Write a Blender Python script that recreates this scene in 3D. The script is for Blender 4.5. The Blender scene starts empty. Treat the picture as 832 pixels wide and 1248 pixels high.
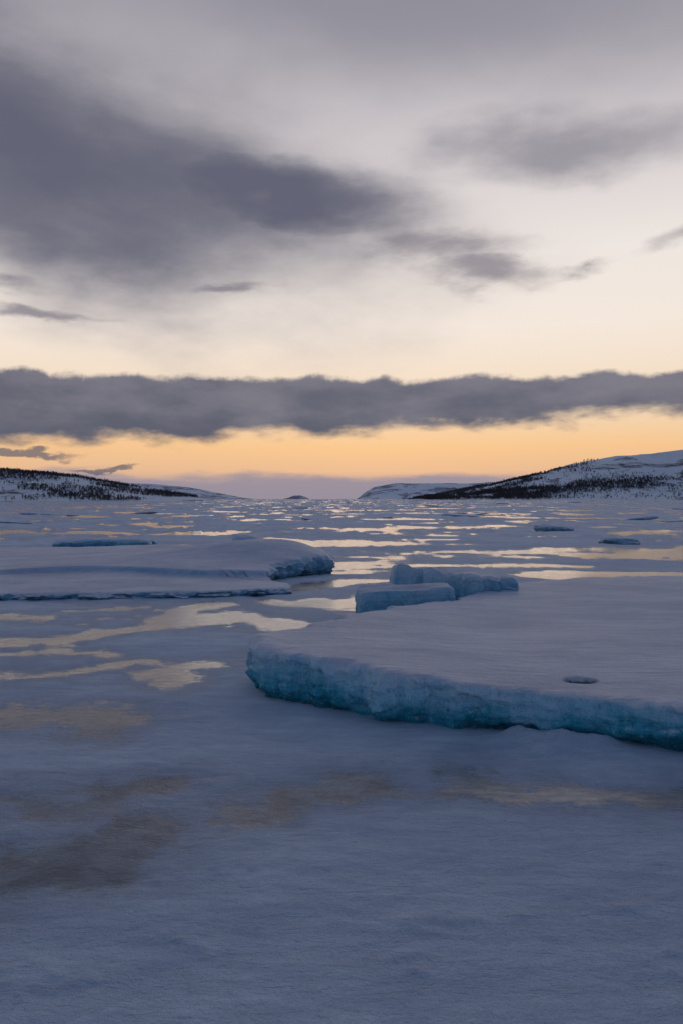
import bpy, math, random
import numpy as np
from mathutils import Vector, Matrix, Euler

random.seed(4); rng = np.random.default_rng(7)
scene = bpy.context.scene
scene.view_settings.view_transform = 'Standard'
scene.view_settings.look = 'None'
scene.view_settings.exposure = 0

# ------------------------------------------------------------------ noise
def _h(ix, iy, seed):
    n = (ix*374761393 + iy*668265263 + seed*1446651) & 0xffffffff
    n = ((n ^ (n >> 13))*1274126177) & 0xffffffff
    return (n ^ (n >> 16))/4294967296.0
def vn(x, y, seed=0):
    x = np.asarray(x, float); y = np.asarray(y, float)
    ix = np.floor(x).astype(np.int64); iy = np.floor(y).astype(np.int64)
    fx = x-ix; fy = y-iy
    fx = fx*fx*fx*(fx*(fx*6-15)+10); fy = fy*fy*fy*(fy*(fy*6-15)+10)
    a = _h(ix, iy, seed); b = _h(ix+1, iy, seed); c = _h(ix, iy+1, seed); d = _h(ix+1, iy+1, seed)
    return (a*(1-fx)+b*fx)*(1-fy)+(c*(1-fx)+d*fx)*fy
def fbm(x, y, seed=0, oct=4, gain=.5):
    s = 0; a = 1; t = 0; x = np.asarray(x, float); y = np.asarray(y, float)
    ca, sa = math.cos(.6), math.sin(.6)
    for o in range(oct):
        s = s+a*vn(x, y, seed+o*17); t += a; a *= gain
        x, y = (x*ca-y*sa)*2.03+5.2, (x*sa+y*ca)*2.03+1.7
    return s/t
def sstep(a, b, x):
    t = np.clip((x-a)/(b-a), 0, 1); return t*t*(3-2*t)

# ------------------------------------------------------------------ node helper
class NT:
    def __init__(s, tree):
        s.t = tree; s.n = tree.nodes; s.l = tree.links; s.n.clear()
    def set(s, sock, v):
        if v is None: return
        if isinstance(v, bpy.types.NodeSocket): s.l.new(v, sock)
        else:
            if isinstance(v, tuple) and len(v) == 3 and sock.type == 'RGBA': v = (*v, 1)
            sock.default_value = v
    def m(s, op, a, b=None, c=None, clamp=False):
        n = s.n.new('ShaderNodeMath'); n.operation = op; n.use_clamp = clamp
        for i, v in enumerate((a, b, c)): s.set(n.inputs[i], v)
        return n.outputs[0]
    def mr(s, v, a, b, c=0., d=1., smooth=True):
        n = s.n.new('ShaderNodeMapRange'); n.interpolation_type = 'SMOOTHSTEP' if smooth else 'LINEAR'
        for i, q in enumerate((v, a, b, c, d)): s.set(n.inputs[i], q)
        return n.outputs[0]
    def mix(s, f, a, b):
        n = s.n.new('ShaderNodeMix'); n.data_type = 'RGBA'
        s.set(n.inputs[0], f); s.set(n.inputs[6], a); s.set(n.inputs[7], b)
        return n.outputs[2]
    def comb(s, x, y, z):
        n = s.n.new('ShaderNodeCombineXYZ')
        for i, q in enumerate((x, y, z)): s.set(n.inputs[i], q)
        return n.outputs[0]
    def sep(s, v):
        n = s.n.new('ShaderNodeSeparateXYZ'); s.set(n.inputs[0], v); return n.outputs
    def noise(s, vec, scale, detail=4., rough=.5, dist=0., col=False):
        n = s.n.new('ShaderNodeTexNoise'); s.set(n.inputs['Vector'], vec)
        n.inputs['Scale'].default_value = scale; n.inputs['Detail'].default_value = detail
        n.inputs['Roughness'].default_value = rough; n.inputs['Distortion'].default_value = dist
        return n.outputs['Color' if col else 'Fac']
    def mapping(s, vec, scale=(1, 1, 1), rot=(0, 0, 0), loc=(0, 0, 0)):
        n = s.n.new('ShaderNodeMapping'); s.set(n.inputs[0], vec)
        n.inputs['Scale'].default_value = scale; n.inputs['Rotation'].default_value = rot; n.inputs['Location'].default_value = loc
        return n.outputs[0]
    def ramp(s, f, stops, interp='LINEAR'):
        n = s.n.new('ShaderNodeValToRGB'); r = n.color_ramp; r.interpolation = interp
        while len(r.elements) < len(stops): r.elements.new(.5)
        for e, (p, c) in zip(r.elements, stops):
            e.position = p; e.color = (*c, 1)
        s.set(n.inputs[0], f); return n.outputs[0]
    def bump(s, h, dist, strength=1., normal=None):
        n = s.n.new('ShaderNodeBump'); s.set(n.inputs['Height'], h)
        n.inputs['Distance'].default_value = dist; n.inputs['Strength'].default_value = strength
        if normal: s.set(n.inputs['Normal'], normal)
        return n.outputs[0]
    def pbsdf(s, col, rough, normal=None, ior=1.45, spec=.5, **kw):
        n = s.n.new('ShaderNodeBsdfPrincipled')
        s.set(n.inputs['Base Color'], col); s.set(n.inputs['Roughness'], rough)
        s.set(n.inputs['IOR'], ior); s.set(n.inputs['Specular IOR Level'], spec)
        if normal: s.set(n.inputs['Normal'], normal)
        return n.outputs[0]
    def mixs(s, f, a, b):
        n = s.n.new('ShaderNodeMixShader'); s.set(n.inputs[0], f); s.l.new(a, n.inputs[1]); s.l.new(b, n.inputs[2]); return n.outputs[0]
def new_mat(name):
    m = bpy.data.materials.new(name); m.use_nodes = True
    return m, NT(m.node_tree)
def out(nt, sh):
    o = nt.n.new('ShaderNodeOutputMaterial'); nt.l.new(sh, o.inputs[0])

# ------------------------------------------------------------------ world / sky
w = bpy.data.worlds.new("World"); scene.world = w; w.use_nodes = True
k = NT(w.node_tree)
tc = k.n.new('ShaderNodeTexCoord').outputs['Generated']
X, Y, Z = k.sep(tc)
r = k.m('SQRT', k.m('ADD', k.m('MULTIPLY', X, X), k.m('MULTIPLY', Y, Y)))
r = k.m('MAXIMUM', r, .001)
u = k.m('ARCTAN2', X, Y)
v = k.m('MINIMUM', k.m('DIVIDE', Z, r), 3.)
P = k.comb(X, Y, k.m('MULTIPLY', Z, 2.6))
zc = k.m('MAXIMUM', Z, 0.)
front_col = k.ramp(zc, [(0., (.28, .27, .33)), (.014, (.36, .31, .34)), (.034, (.78, .48, .29)), (.065, (.91, .56, .28)),
    (.11, (.88, .68, .48)), (.16, (.90, .75, .61)), (.21, (.90, .80, .715)), (.29, (.85, .785, .74)), (.38, (.68, .63, .64)),
    (.53, (.36, .345, .39)), (.70, (.14, .172, .26)), (1., (.066, .106, .208))])
back_col = k.ramp(zc, [(0., (.14, .175, .255)), (.3, (.11, .15, .235)), (1., (.064, .105, .204))])
cosaz = k.m('DIVIDE', Y, r)
fr = k.mr(cosaz, -.1, .95)
base = k.mix(fr, back_col, front_col)
sky = k.n.new('ShaderNodeTexSky'); sky.sky_type = 'NISHITA'; sky.sun_disc = False
sky.sun_elevation = math.radians(3); sky.sun_rotation = math.radians(3)
sc = k.n.new('ShaderNodeVectorMath'); sc.operation = 'SCALE'; k.l.new(sky.outputs[0], sc.inputs[0]); sc.inputs['Scale'].default_value = .0015
ad = k.n.new('ShaderNodeVectorMath'); ad.operation = 'ADD'; k.l.new(base, ad.inputs[0]); k.l.new(sc.outputs[0], ad.inputs[1])
base = ad.outputs[0]
wn = k.noise(P, 4., 3., .5, col=True)
wr, wg, wb = k.sep(wn)
wn2 = k.noise(P, 20., 4., .6, col=True)
vr, vg, vb = k.sep(wn2)
def c5(x): return k.m('SUBTRACT', x, .5)
def mad(a, b, c): return k.m('MULTIPLY_ADD', a, b, c)
uw = mad(c5(vr), .05, mad(c5(wr), .22, u))
vw = mad(c5(vg), .03, mad(c5(wg), .09, v))
fn = k.noise(P, 8., 6., .55)
fs = k.noise(k.comb(X, Y, k.m('MULTIPLY', Z, 2.)), 4., 4., .45)
def blob(u0, v0, su, sv, rot=0., uu=None, vv=None):
    du = k.m('SUBTRACT', uw if uu is None else uu, u0); dv = k.m('SUBTRACT', vw if vv is None else vv, v0)
    c, s_ = math.cos(rot), math.sin(rot)
    a = k.m('ADD', k.m('MULTIPLY', du, c/su), k.m('MULTIPLY', dv, s_/su))
    b = k.m('ADD', k.m('MULTIPLY', du, -s_/sv), k.m('MULTIPLY', dv, c/sv))
    return k.m('SUBTRACT', 1., k.m('SQRT', k.m('ADD', k.m('MULTIPLY', a, a), k.m('MULTIPLY', b, b))))
# big soft stratus upper left
m1 = k.m('MAXIMUM', blob(-.42, .42, .60, .20, -.20), blob(-.10, .385, .24, .075, -.12))
m1 = mad(c5(fs), .7, mad(c5(fn), .35, m1))
d1 = k.mr(m1, -.22, .60)
m1b = mad(c5(fn), 1.1, blob(.28, .43, .22, .055, 0))
d1b = k.m('MULTIPLY', k.mr(m1b, -.2, .9), .8)
m1c = mad(c5(fs), 2.0, blob(.10, .60, .7, .10, -.1))
d1c = k.m('MULTIPLY', k.mr(m1c, -.5, 1.), .55)
sm = None
for b in [(.05, .322, .17, .034, -.10), (.17, .285, .10, .026, -.15), (.41, .315, .10, .022, .25), (.27, .284, .045, .014, .1),
          (-.40, .255, .05, .018, 0), (-.33, .222, .09, .008, 0), (-.13, .275, .06, .008, 0)]:
    q = blob(*b); sm = q if sm is None else k.m('MAXIMUM', sm, q)
sm = mad(c5(fn), 2.4, sm)
d2 = k.m('MULTIPLY', k.mr(sm, -.15, 1.1), .82)
# long dark band
bn = k.noise(P, 11., 5., .55)
vb1 = mad(c5(vg), .020, mad(c5(bn), .050, v))
vt = mad(c5(vb), .016, mad(c5(k.noise(k.comb(X, Y, Z), 15., 5., .58)), .036, v))
top = k.mr(vt, .1545, .1445)
vlow = mad(u, .045, .082)
bot = k.mr(k.m('SUBTRACT', vb1, vlow), -.008, .013)
dB = k.m('MULTIPLY', top, bot)
th = k.m('MAXIMUM', blob(-.40, .055, .09, .005, 0, u, vb1), blob(-.29, .035, .045, .0035, 0, u, vb1))
dT = k.m('MULTIPLY', k.mr(th, -.1, .45), .8)
hb = k.m('SUBTRACT', mad(c5(k.noise(k.comb(X, Y, k.m('MULTIPLY', Z, 5.)), 7., 5., .55)), .045, v), k.m('MULTIPLY', k.m('ABSOLUTE', u), .014))
dHs = k.m('MULTIPLY', k.mr(hb, .0325, .020), .9)
col = base
cl1 = k.mix(k.mr(m1, -.1, .85), (.37, .35, .385), (.125, .129, .180))
col = k.mix(k.m('MULTIPLY', d1, fr), col, cl1)
col = k.mix(k.m('MULTIPLY', d1b, fr), col, (.25, .24, .285))
col = k.mix(k.m('MULTIPLY', d1c, fr), col, (.21, .21, .265))
col = k.mix(k.m('MULTIPLY', d2, fr), col, (.24, .22, .26))
col = k.mix(k.m('MULTIPLY', dHs, mad(fr, .7, .3)), col, k.mix(fr, (.16, .17, .24), (.315, .275, .335)))
bandc = k.mix(k.mr(mad(c5(fn), 2.6, k.m('MULTIPLY', k.m('SUBTRACT', .15, v), 9.)), -.3, .9), (.215, .205, .245), (.115, .120, .160))
col = k.mix(k.m('MULTIPLY', k.m('MAXIMUM', dB, dT), mad(fr, .6, .4)), col, bandc)
bg = k.n.new('ShaderNodeBackground'); k.l.new(col, bg.inputs[0]); bg.inputs[1].default_value = 1.
wo = k.n.new('ShaderNodeOutputWorld'); k.l.new(bg.outputs[0], wo.inputs[0])
w.cycles.sampling_method = 'MANUAL'; w.cycles.sample_map_resolution = 512

# ------------------------------------------------------------------ sun (veiled, just above the ridge, ahead)
sd = bpy.data.lights.new("sun", 'SUN'); sd.energy = .08; sd.angle = math.radians(28); sd.color = (1., .84, .70)
so = bpy.data.objects.new("sun", sd); scene.collection.objects.link(so)
so.rotation_euler = Vector((-.05, -1, -.14)).to_track_quat('-Z', 'Y').to_euler()

# ------------------------------------------------------------------ camera
cd = bpy.data.cameras.new("camera"); cam = bpy.data.objects.new("camera", cd); scene.collection.objects.link(cam)
cd.sensor_fit = 'VERTICAL'; cd.sensor_height = 36; cd.sensor_width = 24; cd.lens = 28; cd.shift_y = -.0128
cd.clip_start = .05; cd.clip_end = 100000
cam.location = (0, 0, 1.7); cam.rotation_euler = (math.radians(90), 0, 0)
scene.camera = cam

# ------------------------------------------------------------------ materials
gm, k = new_mat("snow_and_wet_ice")
pos = k.n.new('ShaderNodeNewGeometry').outputs['Position']
at = k.n.new('ShaderNodeAttribute'); at.attribute_name = 'wet'; wet = at.outputs['Fac']
at2 = k.n.new('ShaderNodeAttribute'); at2.attribute_name = 'slush'; slush = at2.outputs['Fac']
nA = k.noise(pos, 3.2, 6., .65); nB = k.noise(k.mapping(pos, (14., 24., 1.)), 1., 5., .7)
edge = mad(c5(nB), .38, mad(c5(nA), .52, wet))
wfe = k.mr(edge, -.07, mad(slush, .06, .07))
wf = k.m('MULTIPLY', wfe, mad(slush, -.06, .96))
gl = k.mr(mad(c5(k.noise(pos, .8, 4., .6)), 1.0, wet), -.60, .10)
glaze = k.m('MULTIPLY', gl, .85)
scol = k.mix(glaze, (.76, .82, .90), (.36, .42, .53))
patch = k.noise(k.mapping(pos, (.22, .45, 1.), (0, 0, .15)), 1., 8., .66)
scol = k.mix(k.mr(patch, .40, .62, 0., .75), scol, k.mix(.5, scol, (.36, .43, .59)))
fl = k.noise(k.mapping(pos, (2.0, 5., 1.), (0, 0, .3)), 1., 7., .74)
scol = k.mix(k.mr(fl, .38, .62, 0., .42), scol, (.45, .51, .64))
a_ = k.noise(k.mapping(pos, (1.5, 5., 2.), (0, 0, .40)), 1., 6., .62, .5)
rp_ = k.noise(k.mapping(pos, (3.4, 12., 5.), (0, 0, .32)), 1., 6., .62, .8)
ridge = k.m('SUBTRACT', 1., k.m('ABSOLUTE', k.m('MULTIPLY', c5(rp_), 4.)))
sn = k.bump(a_, .046); sn = k.bump(ridge, .0070, 1., sn)
sn = k.bump(k.noise(k.mapping(pos, (13., 20., 9.), (0, 0, .35)), 1., 5., .72, .3), .018, 1., sn)
sn = k.bump(k.noise(pos, 60., 4., .74), .010, 1., sn)
snow = k.pbsdf(scol, k.mr(glaze, 0., .8, .75, .45, False), sn, 1.31, .25)
rip = k.noise(k.mapping(pos, (8., 14., 1.), (0, 0, .2)), 1., 5., .68, .8)
fine = k.noise(pos, 48., 4., .65)
rn = k.bump(rip, .0032); rn = k.bump(fine, .0010, 1., rn)
icol = k.mix(k.mr(k.noise(pos, 1.7, 6., .65), .35, .65), (.08, .105, .15), (.19, .205, .235))
glass = k.pbsdf(icol, k.mr(nA, .35, .65, .18, .04), rn, 1.6, .85)
rs = k.bump(rip, .0045); rs = k.bump(fine, .0034, 1., rs)
scl = k.mix(k.mr(k.noise(pos, 2.6, 7., .7), .36, .62), (.05, .078, .115), (.20, .25, .30))
slu = k.pbsdf(scl, k.mr(nB, .38, .58, .30, .10), rs, 1.33, .36)
out(k, k.mixs(wf, snow, k.mixs(slush, glass, slu)))

def ice_mat(name, hole=None, ztop=.3, low=(.05, .26, .36), mid=(.36, .60, .74), hi=(.66, .80, .90)):
    m, k = new_mat(name)
    g = k.n.new('ShaderNodeNewGeometry'); pos = g.outputs['Position']
    x, y, z = k.sep(pos); nx, ny, nz = k.sep(g.outputs['Normal'])
    def c5(x): return k.m('SUBTRACT', x, .5)
    n9 = k.noise(pos, 9., 4., .6)
    side = k.mr(k.m('MULTIPLY_ADD', c5(n9), .35, nz), .86, .50)
    st = k.noise(k.mapping(pos, (9., 9., 1.6)), 1., 5., .65)
    bl = k.noise(pos, 2.2, 4., .55)
    lay = k.noise(k.mapping(pos, (1.2, 1.2, 34.)), 1., 4., .6, .3)
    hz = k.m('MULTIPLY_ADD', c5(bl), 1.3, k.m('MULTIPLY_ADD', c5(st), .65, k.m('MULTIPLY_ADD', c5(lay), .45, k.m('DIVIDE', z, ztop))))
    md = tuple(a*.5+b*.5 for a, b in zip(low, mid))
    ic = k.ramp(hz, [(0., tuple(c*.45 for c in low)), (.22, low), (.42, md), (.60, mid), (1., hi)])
    fr_ = k.mr(k.noise(pos, 26., 5., .7), .54, .68)
    ic = k.mix(k.m('MULTIPLY', fr_, .40), ic, (.78, .88, .95))
    tcol = k.mix(k.mr(k.noise(k.mapping(pos, (.6, 1.2, 1)), 1., 6., .65), .35, .68), (.84, .82, .88), (.60, .61, .72))
    a = k.noise(k.mapping(pos, (1.2, 18., 1.), (0, 0, -.42)), 1., 5., .65)
    tcol = k.mix(k.mr(a, .48, .66, 0., .45), tcol, (.42, .46, .56))
    tn = k.bump(a, .036); tn = k.bump(n9, .028, 1., tn); tn = k.bump(k.noise(pos, 55., 4., .72), .010, 1., tn)
    snow = k.pbsdf(tcol, .55, tn, 1.33, .4)
    if hole:
        dx = k.m('SUBTRACT', x, hole[0]); dy = k.m('SUBTRACT', y, hole[1])
        dd = k.m('SQRT', k.m('ADD', k.m('MULTIPLY', dx, dx), k.m('MULTIPLY', k.m('MULTIPLY', dy, dy), 1.8)))
        dd = k.m('MULTIPLY_ADD', c5(n9), .14, dd)
        hs = k.pbsdf((.025, .04, .07), .4, None, 1.33, .2)
        snow = k.mixs(k.mr(dd, hole[2]*1.0, hole[2]*.65), snow, hs)
    inn = k.bump(k.noise(k.mapping(pos, (6., 6., 3.)), 1., 5., .65), .09); inn = k.bump(lay, .012, 1., inn); inn = k.bump(k.noise(pos, 30., 4., .65), .020, 1., inn)
    n = k.n.new('ShaderNodeBsdfPrincipled')
    k.set(n.inputs['Base Color'], ic); k.set(n.inputs['Roughness'], k.mr(bl, .3, .7, .18, .40)); k.set(n.inputs['IOR'], 1.31); k.set(n.inputs['Normal'], inn)
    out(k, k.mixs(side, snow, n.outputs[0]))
    return m
HOLE = (1.80, 6.02, .14)
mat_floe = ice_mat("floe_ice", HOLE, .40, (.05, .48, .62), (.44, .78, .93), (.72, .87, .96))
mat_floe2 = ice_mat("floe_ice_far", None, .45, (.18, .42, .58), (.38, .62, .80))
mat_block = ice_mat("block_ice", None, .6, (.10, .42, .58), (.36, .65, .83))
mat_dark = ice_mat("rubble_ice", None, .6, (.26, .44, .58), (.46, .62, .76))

def mesh_obj(name, verts, faces, mats, smooth=True, parent=None):
    me = bpy.data.meshes.new(name)
    me.from_pydata(verts if isinstance(verts, list) else verts.tolist(), [], faces if isinstance(faces, list) else faces.tolist())
    if not isinstance(mats, (list, tuple)): mats = [mats]
    for m in mats: me.materials.append(m)
    if smooth: me.polygons.foreach_set('use_smooth', np.ones(len(me.polygons), bool))
    me.update()
    ob = bpy.data.objects.new(name, me); scene.collection.objects.link(ob)
    if parent: ob.parent = parent
    return ob
def grid_faces(nr, nc, wrap=False):
    i = np.arange(nr-1)[:, None]; j = np.arange(nc if wrap else nc-1)[None, :]
    j2 = (j+1) % nc
    return np.stack([i*nc+j, i*nc+j2, (i+1)*nc+j2, (i+1)*nc+j], -1).reshape(-1, 4)

# ------------------------------------------------------------------ frozen bay (ground)
def polyd(x, y, pts):
    d = np.full(x.shape, 1e9)
    for (ax, ay), (bx, by) in zip(pts[:-1], pts[1:]):
        dx, dy = bx-ax, by-ay; L = dx*dx+dy*dy
        t = np.clip(((x-ax)*dx+(y-ay)*dy)/L, 0, 1)
        d = np.minimum(d, np.hypot(x-ax-t*dx, y-ay-t*dy))
    return d
puddles = [
 ([(-5.2, 9.4), (-3.42, 9.6), (-3.0, 10.2), (-2.38, 10.7), (-2.41, 12.0), (-2.1, 12.7)], .33),
 ([(-2.3, 11.0), (-1.6, 11.5), (-1.0, 11.0), (-.6, 10.6)], .38),
 ([(-1.42, 8.15), (-1.75, 7.95), (-1.78, 7.6), (-1.58, 7.4)], .17),
 ([(-3.4, 6.2), (-2.7, 6.3), (-2.35, 6.42), (-1.85, 6.05)], .28),
 ([(-3.3, 7.6), (-2.9, 7.75), (-2.2, 8.2)], .13),
 ([(-4.2, 8.6), (-3.0, 8.9), (-2.5, 8.75)], .13),
 ([(-.62, 4.32), (-.41, 4.58), (-.13, 4.80), (.17, 4.84), (.5, 4.82)], .15),
 ([(.5, 4.82), (1.08, 4.70), (1.33, 4.60), (1.75, 4.58), (2.6, 4.8)], .16),
 ([(-2.4, 3.2), (-1.7, 3.35), (-1.4, 3.6), (-1.05, 3.95)], .32),
 ([(-2.2, 4.3), (-1.5, 4.30), (-1.15, 4.55)], .15),
 ([(-1.0, 15.0), (-.57, 15.4), (.24, 16.5), (1.5, 16.2), (3, 16.6)], .42),
 ([(4.8, 17.6), (7.4, 17.4), (10, 17.9)], .95),
 ([(-.9, 13.1), (.1, 12.9), (.6, 13.6)], .42),
 ([(-6.8, 11.2), (-5.2, 11.5), (-4.3, 11.2)], .16),
 ([(-.7, 9.0), (-.4, 9.3), (-.2, 10.2)], .16),
 ([(0., 19.5), (2.6, 20.5), (6., 20)], .35),
 ([(2., 25), (9, 26.5)], .5), ([(-3, 31), (5, 33)], .5), ([(-20, 40), (-6, 38)], 1.),
]
def wetfield(x, y):
    wx = x+.9*(fbm(x/.9, y/.9, 3, 5, .6)-.5); wy = y+.9*(fbm(x/.9, y/.9, 33, 5, .6)-.5)
    s = np.full(x.shape, -1.)
    for pts, rr in puddles:
        s = np.maximum(s, rr-polyd(wx, wy, pts))
    s = s+.40*(fbm(x/.5, y/.5, 9, 5, .62)-.5)
    d = np.hypot(x, y)
    n1 = fbm(x/8., y/5., 51, 6, .66)
    far = (n1-.655)*5
    n2 = fbm(x/2.6, y/1.8, 71, 5, .6)
    midf = (n2-.65)*3
    s = np.maximum(s, far*sstep(15, 24, d)-1*(1-sstep(15, 24, d)))
    s = np.maximum(s, midf*sstep(7.0, 9, y)-1*(1-sstep(7.0, 9, y)))
    return np.clip(s, -1, 1)
a_dense = np.radians(np.linspace(-31, 31, 560))
a_rest = np.radians(np.linspace(31, 329, 112)[1:-1])
ang = np.concatenate([a_dense, a_rest])
ds = 1650./np.linspace(1300, 62, 520)
dg = np.geomspace(1650./61, 60000, 150)
dist = np.concatenate([ds, dg])
D, A = np.meshgrid(dist, ang, indexing='ij')
gx = D*np.sin(A); gy = D*np.cos(A)
wet_ = wetfield(gx, gy)
dry = sstep(.10, -.45, wet_)
gz = .022*dry + .038*dry*(fbm(gx/1.6, gy/1.1, 5, 6, .55)-.5) + .04*(fbm(gx/6, gy/5, 15, 3)-.5)*dry
lump = fbm(gx/.34+.3*gy, gy/.20, 125, 4, .55)
gz += dry*sstep(12, 5, D)*(.012*(lump-.5)+.010*sstep(.60, .85, lump))
for (mx, my, mr_, mh) in [(1.50, 5.52, .13, .09), (1.24, 5.66, .10, .06), (1.78, 5.46, .10, .06), (.26, 2.83, .03, .012)]:
    gz += mh*np.exp(-(((gx-mx)/(mr_*1.5))**2+((gy-my)/mr_)**2))*(.6+.8*fbm(gx*9, gy*9, 77, 3))
far = sstep(16, 40, D)
rid = 1-np.abs(2*fbm(gx/7., gy/4., 88, 5, .55)-1)
gz += far*dry*(.13*np.maximum(fbm(gx/6., gy/3.5, 98, 5, .6)-.5, 0)+.12*sstep(.90, 1., rid))*sstep(9000, 200, D)
gz *= sstep(20000, 2000, D)
slush_ = .85*sstep(7.2, 5.6, gy+.6*(fbm(gx, gy, 5, 2)-.5))*(1-.85*np.exp(-(((gx-1.35)/.50)**2+((gy-4.55)/.35)**2)))
verts = np.stack([gx, gy, gz], -1).reshape(-1, 3)
nc = len(ang)
faces = grid_faces(len(dist), nc, True)[:, ::-1]
verts = np.vstack([verts, [[0, 0, .03]]])
ci = len(verts)-1
fan = [(ci, (j+1) % nc, j) for j in range(nc)]
me = bpy.data.meshes.new("frozen_bay_ground")
me.from_pydata(verts.tolist(), [], faces.tolist()+fan)
me.materials.append(gm)
me.polygons.foreach_set('use_smooth', np.ones(len(me.polygons), bool))
at = me.attributes.new('wet', 'FLOAT', 'POINT')
at.data.foreach_set('value', np.append(wet_.reshape(-1), -1.).astype(np.float32))
at = me.attributes.new('slush', 'FLOAT', 'POINT')
at.data.foreach_set('value', np.append(slush_.reshape(-1), 1.).astype(np.float32))
me.update()
ob = bpy.data.objects.new("frozen_bay_ground", me); scene.collection.objects.link(ob)

# ------------------------------------------------------------------ floes
def floe(name, pts, c, hfn, mat, N=900, R=110, seed=1, amp=.06, under=.06, zb=-.06, nside=28, smooth=2, hole=None, lip=.02, chip=.05):
    p = np.array(pts, float); q = np.vstack([p, p[:1]])
    L = np.hypot(*np.diff(q, axis=0).T); cs = np.concatenate([[0], np.cumsum(L)])
    s = np.linspace(0, cs[-1], N, endpoint=False)
    E = np.stack([np.interp(s, cs, q[:, 0]), np.interp(s, cs, q[:, 1])], -1)
    for _ in range(smooth):
        E = (np.roll(E, 1, 0)+2*E+np.roll(E, -1, 0))/4
    T = np.roll(E, -3, 0)-np.roll(E, 3, 0); T /= np.linalg.norm(T, axis=1)[:, None]
    Nn = np.stack([T[:, 1], -T[:, 0]], -1)
    cc = np.array(c)
    area = .5*np.sum(E[:, 0]*np.roll(E[:, 1], -1)-E[:, 1]*np.roll(E[:, 0], -1))
    if area < 0: Nn = -Nn
    arc = s
    E = E+Nn*(amp*1.6*(fbm(E[:, 0]*1.1+7, E[:, 1]*1.1, seed, 3)-.5)+amp*1.5*(fbm(E[:, 0]*6, E[:, 1]*6, seed+5, 4, .6)-.5))[:, None]
    t = 1-(1-np.linspace(0, 1, R+1)[1:])**1.7
    t[-1] = 1
    X = cc[0]+(E[None, :, 0]-cc[0])*t[:, None]; Yy = cc[1]+(E[None, :, 1]-cc[1])*t[:, None]
    ed = (1-t)[:, None]*np.hypot(E[:, 0]-cc[0], E[:, 1]-cc[1])[None, :]
    chipn = sstep(.50, .72, fbm(X*4, Yy*4, seed+31, 3))
    Zt = hfn(X, Yy)+.03*(fbm(X/1.3, Yy/1.0, seed+2, 4)-.5)-lip*np.exp(-ed/.03)-chip*chipn*np.exp(-ed/.07)-.02*np.exp(-ed/.2)*fbm(X*2, Yy*2, seed+3)
    if hole:
        hd = np.hypot(X-hole[0], (Yy-hole[1])*1.25); Zt = Zt-.03*sstep(hole[2], hole[2]*.75, hd)
    rows = [np.stack([X, Yy, Zt], -1).reshape(-1, 3)]
    z0 = Zt[-1]
    for i in range(1, nside+1):
        f = i/nside; z = z0*(1-f)+zb*f
        prof = .03*math.sin(math.pi*min(1, f*1.3)) - under*max(0, (f-.45)/.55)**1.3
        dis = amp*.9*(fbm(E[:, 0]*3, E[:, 1]*3+z*2.2, seed+8, 4)-.5) + amp*1.1*(fbm(arc*4.5, z*11, seed+9, 4, .6)-.5)
        dis = dis + amp*1.0*(np.floor(3*fbm(arc*1.6, z*4+2, seed+12, 2))/3-.4)
        fac = sstep(0, .15, f)
        off = prof+dis*fac
        rows.append(np.stack([E[:, 0]+Nn[:, 0]*off, E[:, 1]+Nn[:, 1]*off, z], -1))
    V = np.vstack(rows+[np.array([[cc[0], cc[1], float(hfn(np.array(cc[0]), np.array(cc[1])))]])])
    F = grid_faces(R+nside, N, True)
    if area < 0: F = F[:, ::-1]
    ci = len(V)-1
    fan = [(ci, j, (j+1) % N) if area > 0 else (ci, (j+1) % N, j) for j in range(N)]
    F = F[:, [0, 3, 2, 1]]
    return mesh_obj(name, V.tolist(), F.tolist()+fan, mat)

big = [(-.86, 7.05), (-.84, 7.5), (-.50, 7.9), (.20, 8.9), (.56, 9.8), (1.40, 10.6), (2.45, 12.7), (4.37, 13.8), (6.05, 14.0), (9, 13.6), (10.5, 11),
       (9.5, 7.5), (7, 5.3), (5, 4.8), (3.5, 4.98), (2.28, 5.30), (1.64, 5.58), (1.10, 5.80), (.62, 5.90), (.28, 5.98), (.20, 6.19), (.06, 6.21), (-.16, 6.36), (-.5, 6.60), (-.70, 6.78)]
floe("ice_floe", big, (4.0, 8.6), lambda x, y: .43-.095*sstep(-.3, 1.8, x)+.03*sstep(8, 13, y)+.05*np.exp(-(((x+.75)/.16)**2+((y-7.15)/.4)**2)), mat_floe, N=1600, R=120, seed=11, amp=.10, under=.09, smooth=1, hole=HOLE)
def h2(x, y):
    g = np.exp(-(((x+1.75)/(2.4-1.0*sstep(-1.9, -.5, x)))**2+((y-18.7)/1.3)**2))
    yy = y-(16.2+.35*np.sin(x*1.1+.6)+.1*x*sstep(-6, -2, x))
    st = .12*sstep(0, .14, yy)*sstep(-10, -5, x)
    return .13+.07*sstep(13.4, 17.5, y)+st+.44*g+.06*(fbm(x/2.5, y/2, 61, 4)-.5)
floe("ice_floe", [(-16, 12.8), (-5.66, 13.2), (-3, 13.5), (-.95, 14.0), (-.85, 14.5), (-1.45, 15.6), (-1.4, 16.6), (-.6, 17.5), (-.25, 18.2), (-.5, 19.4), (-1.2, 21), (-3.5, 23.5), (-9, 25), (-16, 25)],
     (-5.5, 18.2), h2, mat_floe2, N=1500, R=190, seed=21, amp=.16, under=.08, smooth=4, lip=.03)

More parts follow.
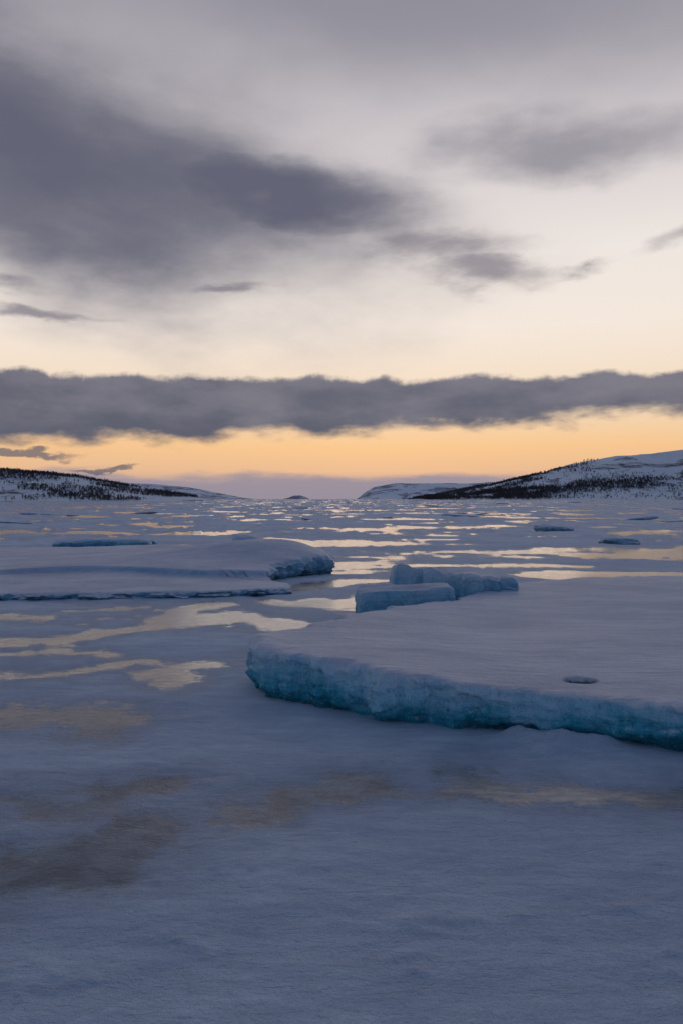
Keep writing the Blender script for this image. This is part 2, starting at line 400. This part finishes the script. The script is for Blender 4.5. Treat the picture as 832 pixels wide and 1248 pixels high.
# ------------------------------------------------------------------ upturned ice blocks
def block_geo(dims, loc, rz=0, tilt=(0, 0), seed=1, n=22, amp=.12, p=9., fold=0., taper=0.):
    lin = np.linspace(-1, 1, n)
    V = []; F = []
    for ax in range(3):
        for sg in (-1, 1):
            a, b = np.meshgrid(lin, lin, indexing='ij')
            pts = np.zeros((n, n, 3)); pts[..., ax] = sg; pts[..., (ax+1) % 3] = a; pts[..., (ax+2) % 3] = b
            f = grid_faces(n, n)+len(V)*n*n
            if sg < 0: f = f[:, ::-1]
            V.append(pts.reshape(-1, 3)); F.append(f)
    V = np.vstack(V); F = np.vstack(F)
    nn = (np.abs(V)**p).sum(1)**(1/p); V = V/nn[:, None]
    Vn = V.copy()
    nx = fbm(V[:, 1]*1.7+seed, V[:, 2]*1.7+V[:, 0]*.9, seed, 4)-.5
    ny = fbm(V[:, 0]*1.7+seed, V[:, 2]*1.7+V[:, 1]*.9, seed+1, 4)-.5
    nz = fbm(V[:, 0]*1.5+seed, V[:, 1]*1.5+V[:, 2]*.9, seed+2, 4)-.5
    V[:, 0] += nx*amp*2; V[:, 1] += ny*amp*2; V[:, 2] += nz*amp*2.2
    if fold: V[:, 1] += fold*(np.abs(np.sin(Vn[:, 0]*5+3*nx))-.5)*(.3+.7*np.clip(-Vn[:, 1], 0, 1))
    V[:, 2] = np.where(V[:, 2] > 0, V[:, 2]*(1-taper*(Vn[:, 0]*.5+.5)), V[:, 2])
    V = V*np.array(dims)/2
    M = (Matrix.Rotation(rz, 3, 'Z') @ Matrix.Rotation(tilt[0], 3, 'X') @ Matrix.Rotation(tilt[1], 3, 'Y'))
    V = V @ np.array(M).T + np.array(loc)
    return V, F
def block(name, *a, mat=None, **kw):
    V, F = block_geo(*a, **kw)
    ob = mesh_obj(name, V, F, mat or mat_block)
    m = ob.modifiers.new("weld", 'WELD'); m.merge_threshold = .0015
    return ob
block("ice_block", (1.30, .5, .68), (.88, 11.05, .15), .12, (.05, -.03), seed=3, amp=.10, n=44, p=16)
block("ice_block", (.66, .40, .80), (1.06, 12.3, .23), .15, (-.15, .20), seed=8, amp=.12, n=40, p=14)
block("ice_block", (.70, .6, .74), (1.58, 12.1, .24), -.25, (.0, .10), seed=14, amp=.13, n=44, p=10, fold=.15)
block("ice_block", (.90, .8, .74), (2.12, 12.0, .25), .35, (.0, .05), seed=19, amp=.10, n=60, p=6, fold=.5, taper=.25)
block("ice_block", (3.1, 1.2, .54), (-8.0, 27.0, .10), .03, (.03, 0), seed=23, amp=.12, n=40, p=6, mat=mat_block)
block("ice_block", (.8, .5, .34), (-2.3, 19.8, .62), .3, (.1, .15), seed=29, amp=.14, n=24, p=6, mat=mat_block)
block("ice_block", (1.4, .9, .40), (10.3, 29.5, .07), 0, (.04, .03), seed=31, amp=.18, n=30, p=4, mat=mat_dark)
block("ice_block", (1.9, 1.2, .46), (11.2, 42, .07), 0, (.04, .06), seed=37, amp=.20, n=30, p=4, mat=mat_dark)

# low rubble, sparse
VV = []; FF = []; off = 0
def addr(dims, loc, rz, tilt, seed, n=9, p=4, amp=.22):
    global off
    V, F = block_geo(dims, loc, rz, tilt, seed, n=n, amp=amp, p=p)
    VV.append(V); FF.append(F+off); off += len(V)
for i in range(80):
    d = math.exp(random.uniform(math.log(55), math.log(900))); a = random.uniform(-.62, .62)
    x = d*math.sin(a); y = d*math.cos(a)
    s = random.uniform(.2, 1.)**2*(1+d/160)
    addr((s*random.uniform(1.5, 4.5), s*random.uniform(.5, 1.1), min(.10+.14*s, .5)*random.uniform(.5, 1.1)), (x, y, .02), random.uniform(-.4, .4), (random.uniform(-.1, .1), random.uniform(-.1, .1)), i)
rub = mesh_obj("ice_rubble", np.vstack(VV), np.vstack(FF), mat_dark)

# ------------------------------------------------------------------ hills
def hill_mat(name, snow, dark, thr, nscale, rough=.8, wid=.07):
    m, k = new_mat(name)
    g = k.n.new('ShaderNodeNewGeometry'); pos = g.outputs['Position']
    n1 = k.noise(k.mapping(pos, (1, .6, 3.2)), nscale, 8., .68, .3)
    f = k.mr(n1, thr, thr+wid)
    n2 = k.noise(pos, nscale*5, 5., .7)
    col = k.mix(k.m('MULTIPLY', f, k.mr(n2, .35, .6, .25, 1.)), snow, dark)
    out(k, k.pbsdf(col, rough, k.bump(n1, 14.), 1.4, .2))
    return m
def hill(name, prof, yr, y0, y1, mat, seed, namp=6., nsc=120., nx=360, ny=90, pw=1.):
    xs = np.linspace(prof[0][0], prof[-1][0], nx); ys = np.linspace(y0, y1, ny)
    px = [p[0] for p in prof]; ph = [p[1] for p in prof]
    def hz(x, y):
        H = np.interp(x*yr/np.maximum(y, 1)*.6+x*.4, px, ph)
        t = (y-y0)/(yr-y0)
        S = np.where(t < 1, sstep(0, 1, np.clip(t, 0, 1))**pw, 1-sstep(1, max((y1-y0)/(yr-y0), 1.01), t))
        nse = (fbm(x/nsc, y/nsc, seed, 6, .52)-.5)*2*namp*np.clip(H/12, 0, 1)
        return (H+nse)*S*1.0-1.2*(1-np.clip(H*S/2, 0, 1))
    X, Yy = np.meshgrid(xs, ys)
    Zz = hz(X, Yy)
    mesh_obj(name, np.stack([X, Yy, Zz], -1).reshape(-1, 3), grid_faces(ny, nx), mat)
    return hz
mR = hill_mat("hill_snow_near", (.88, .90, .94), (.10, .10, .12), .51, .011)
mF = hill_mat("hill_snow_far_haze_tint", (.86, .88, .95), (.17, .18, .25), .49, .0045, wid=.04)  # aerial haze painted into the base colours: bluish snow, lifted darks
mI = hill_mat("hill_far_dark_haze_tint", (.55, .57, .65), (.18, .18, .25), .45, .006)  # island: distance haze baked into both colours as lilac, low contrast
rp = [(100, 0), (156, 1), (210, 8), (267, 20), (360, 38), (452, 58), (527, 84), (619, 94), (712, 103), (771, 112), (1000, 150), (1400, 165), (2600, 120)]
hzR = hill("snowy_hill", rp, 1800, 1230, 2600, mR, 5, 9., 130., nx=700, ny=160, pw=.9)
lp = [(-1700, 70), (-1200, 62), (-600, 48), (-386, 35), (-339, 31), (-293, 25), (-247, 16), (-209, 9), (-163, 3), (-140, 0)]
hzL = hill("snowy_hill", lp, 900, 600, 1400, mR, 9, 3., 60., nx=600, ny=130)
hill("snowy_hill", [(-6000, 200), (-3000, 120), (-1367, 92), (-1237, 88), (-1021, 84), (-804, 64), (-653, 32), (-490, 0)], 4200, 3300, 6500, mF, 13, 8., 300.)
hill("snowy_hill", [(108, 0), (150, 40), (221, 82), (362, 104), (589, 112), (816, 106), (1042, 112), (1270, 130), (3000, 210), (6000, 220)], 5500, 4600, 8000, mF, 17, 16., 330.)
hill("island", [(-480, 0), (-430, 12), (-388, 29), (-335, 31), (-290, 15), (-255, 0)], 6500, 6300, 7000, mI, 19, 4., 100., nx=60, ny=30)

# ------------------------------------------------------------------ bare birch forest
bm_, k = new_mat("bare_birch_twigs")
oi = k.n.new('ShaderNodeNewGeometry').outputs['Position']
bc = k.mix(k.noise(oi, .05, 3.), (.05, .042, .05), (.13, .105, .105))
out(k, k.pbsdf(bc, .9, None, 1.4, .1))
def forest(name, hz, box, n, hrange, maskfn, seed, nb=10):
    r_ = np.random.default_rng(seed)
    xs = r_.uniform(box[0], box[1], n*14); ys = r_.uniform(box[2], box[3], n*14)
    zs = hz(xs, ys); m = (maskfn(xs, ys, zs) > r_.random(len(xs))) & (zs > .3)
    xs, ys, zs = xs[m][:n], ys[m][:n], zs[m][:n]; n = len(xs)
    h = r_.uniform(*hrange, n)*(.6+.4*r_.random(n))
    T = np.stack([np.stack([xs-.09, ys, zs-.3], -1), np.stack([xs+.09, ys, zs-.3], -1), np.stack([xs+.05+r_.normal(size=n)*.2, ys, zs+h], -1), np.stack([xs-.05, ys, zs+h*.9], -1)], 1)
    a = r_.uniform(0, 6.283, (n, nb)); f = r_.uniform(.1, .8, (n, nb)); H = h[:, None]; l = H*r_.uniform(.22, .5, (n, nb))*(1.1-f*.6)
    wd = H*r_.uniform(.02, .055, (n, nb)); x = xs[:, None]+0*f; y = ys[:, None]+0*f; bz = zs[:, None]+H*f
    ex = x+np.cos(a)*l*.9; ey = y+np.sin(a)*l*.9; ez = bz+l*r_.uniform(.35, 1., (n, nb))
    B = np.stack([np.stack([x, y, bz-wd], -1), np.stack([x+wd*.6, y, bz+wd], -1), np.stack([ex, ey, ez], -1), np.stack([ex-wd, ey+.1, ez-wd*2.5], -1)], 2).reshape(-1, 4, 3)
    V = np.concatenate([T, B], 0).reshape(-1, 3)
    F = np.arange(len(V)).reshape(-1, 4)
    mesh_obj(name, V, F, bm_, smooth=False)
    print(name, n)
rpx = [p[0] for p in rp]; rph = [p[1] for p in rp]
def maskR(x, y, z):
    n = fbm(x/75, y/110, 41, 5, .6)
    X_ = x*1800/y
    frac = np.clip(z, 0, 200)/np.maximum(np.interp(X_, rpx, rph), 1)
    left = sstep(600, 400, X_)
    m = left*(.04+.72*sstep(.42, .56, n)) + .95*np.exp(-((frac-.30)/.12)**2)*sstep(900, 640, X_)*sstep(.38, .48, n)
    m += .008*sstep(.8, .2, frac) + .08*np.exp(-((frac-.04)/.03)**2)
    return np.clip(m, 0, 1)
forest("birch_forest", hzR, (150, 1150, 1240, 1850), 10500, (4, 7.5), maskR, 3)
def maskL(x, y, z):
    n = fbm(x/45, y/30, 43, 5, .6)
    t = (y-600)/300
    return np.clip(sstep(.44, .54, n)*.8*sstep(0, .2, t)+.9*sstep(.6, .85, t)*sstep(.30, .44, n), 0, 1)
forest("birch_forest", hzL, (-600, -165, 605, 930), 9000, (2.8, 5.0), maskL, 5)
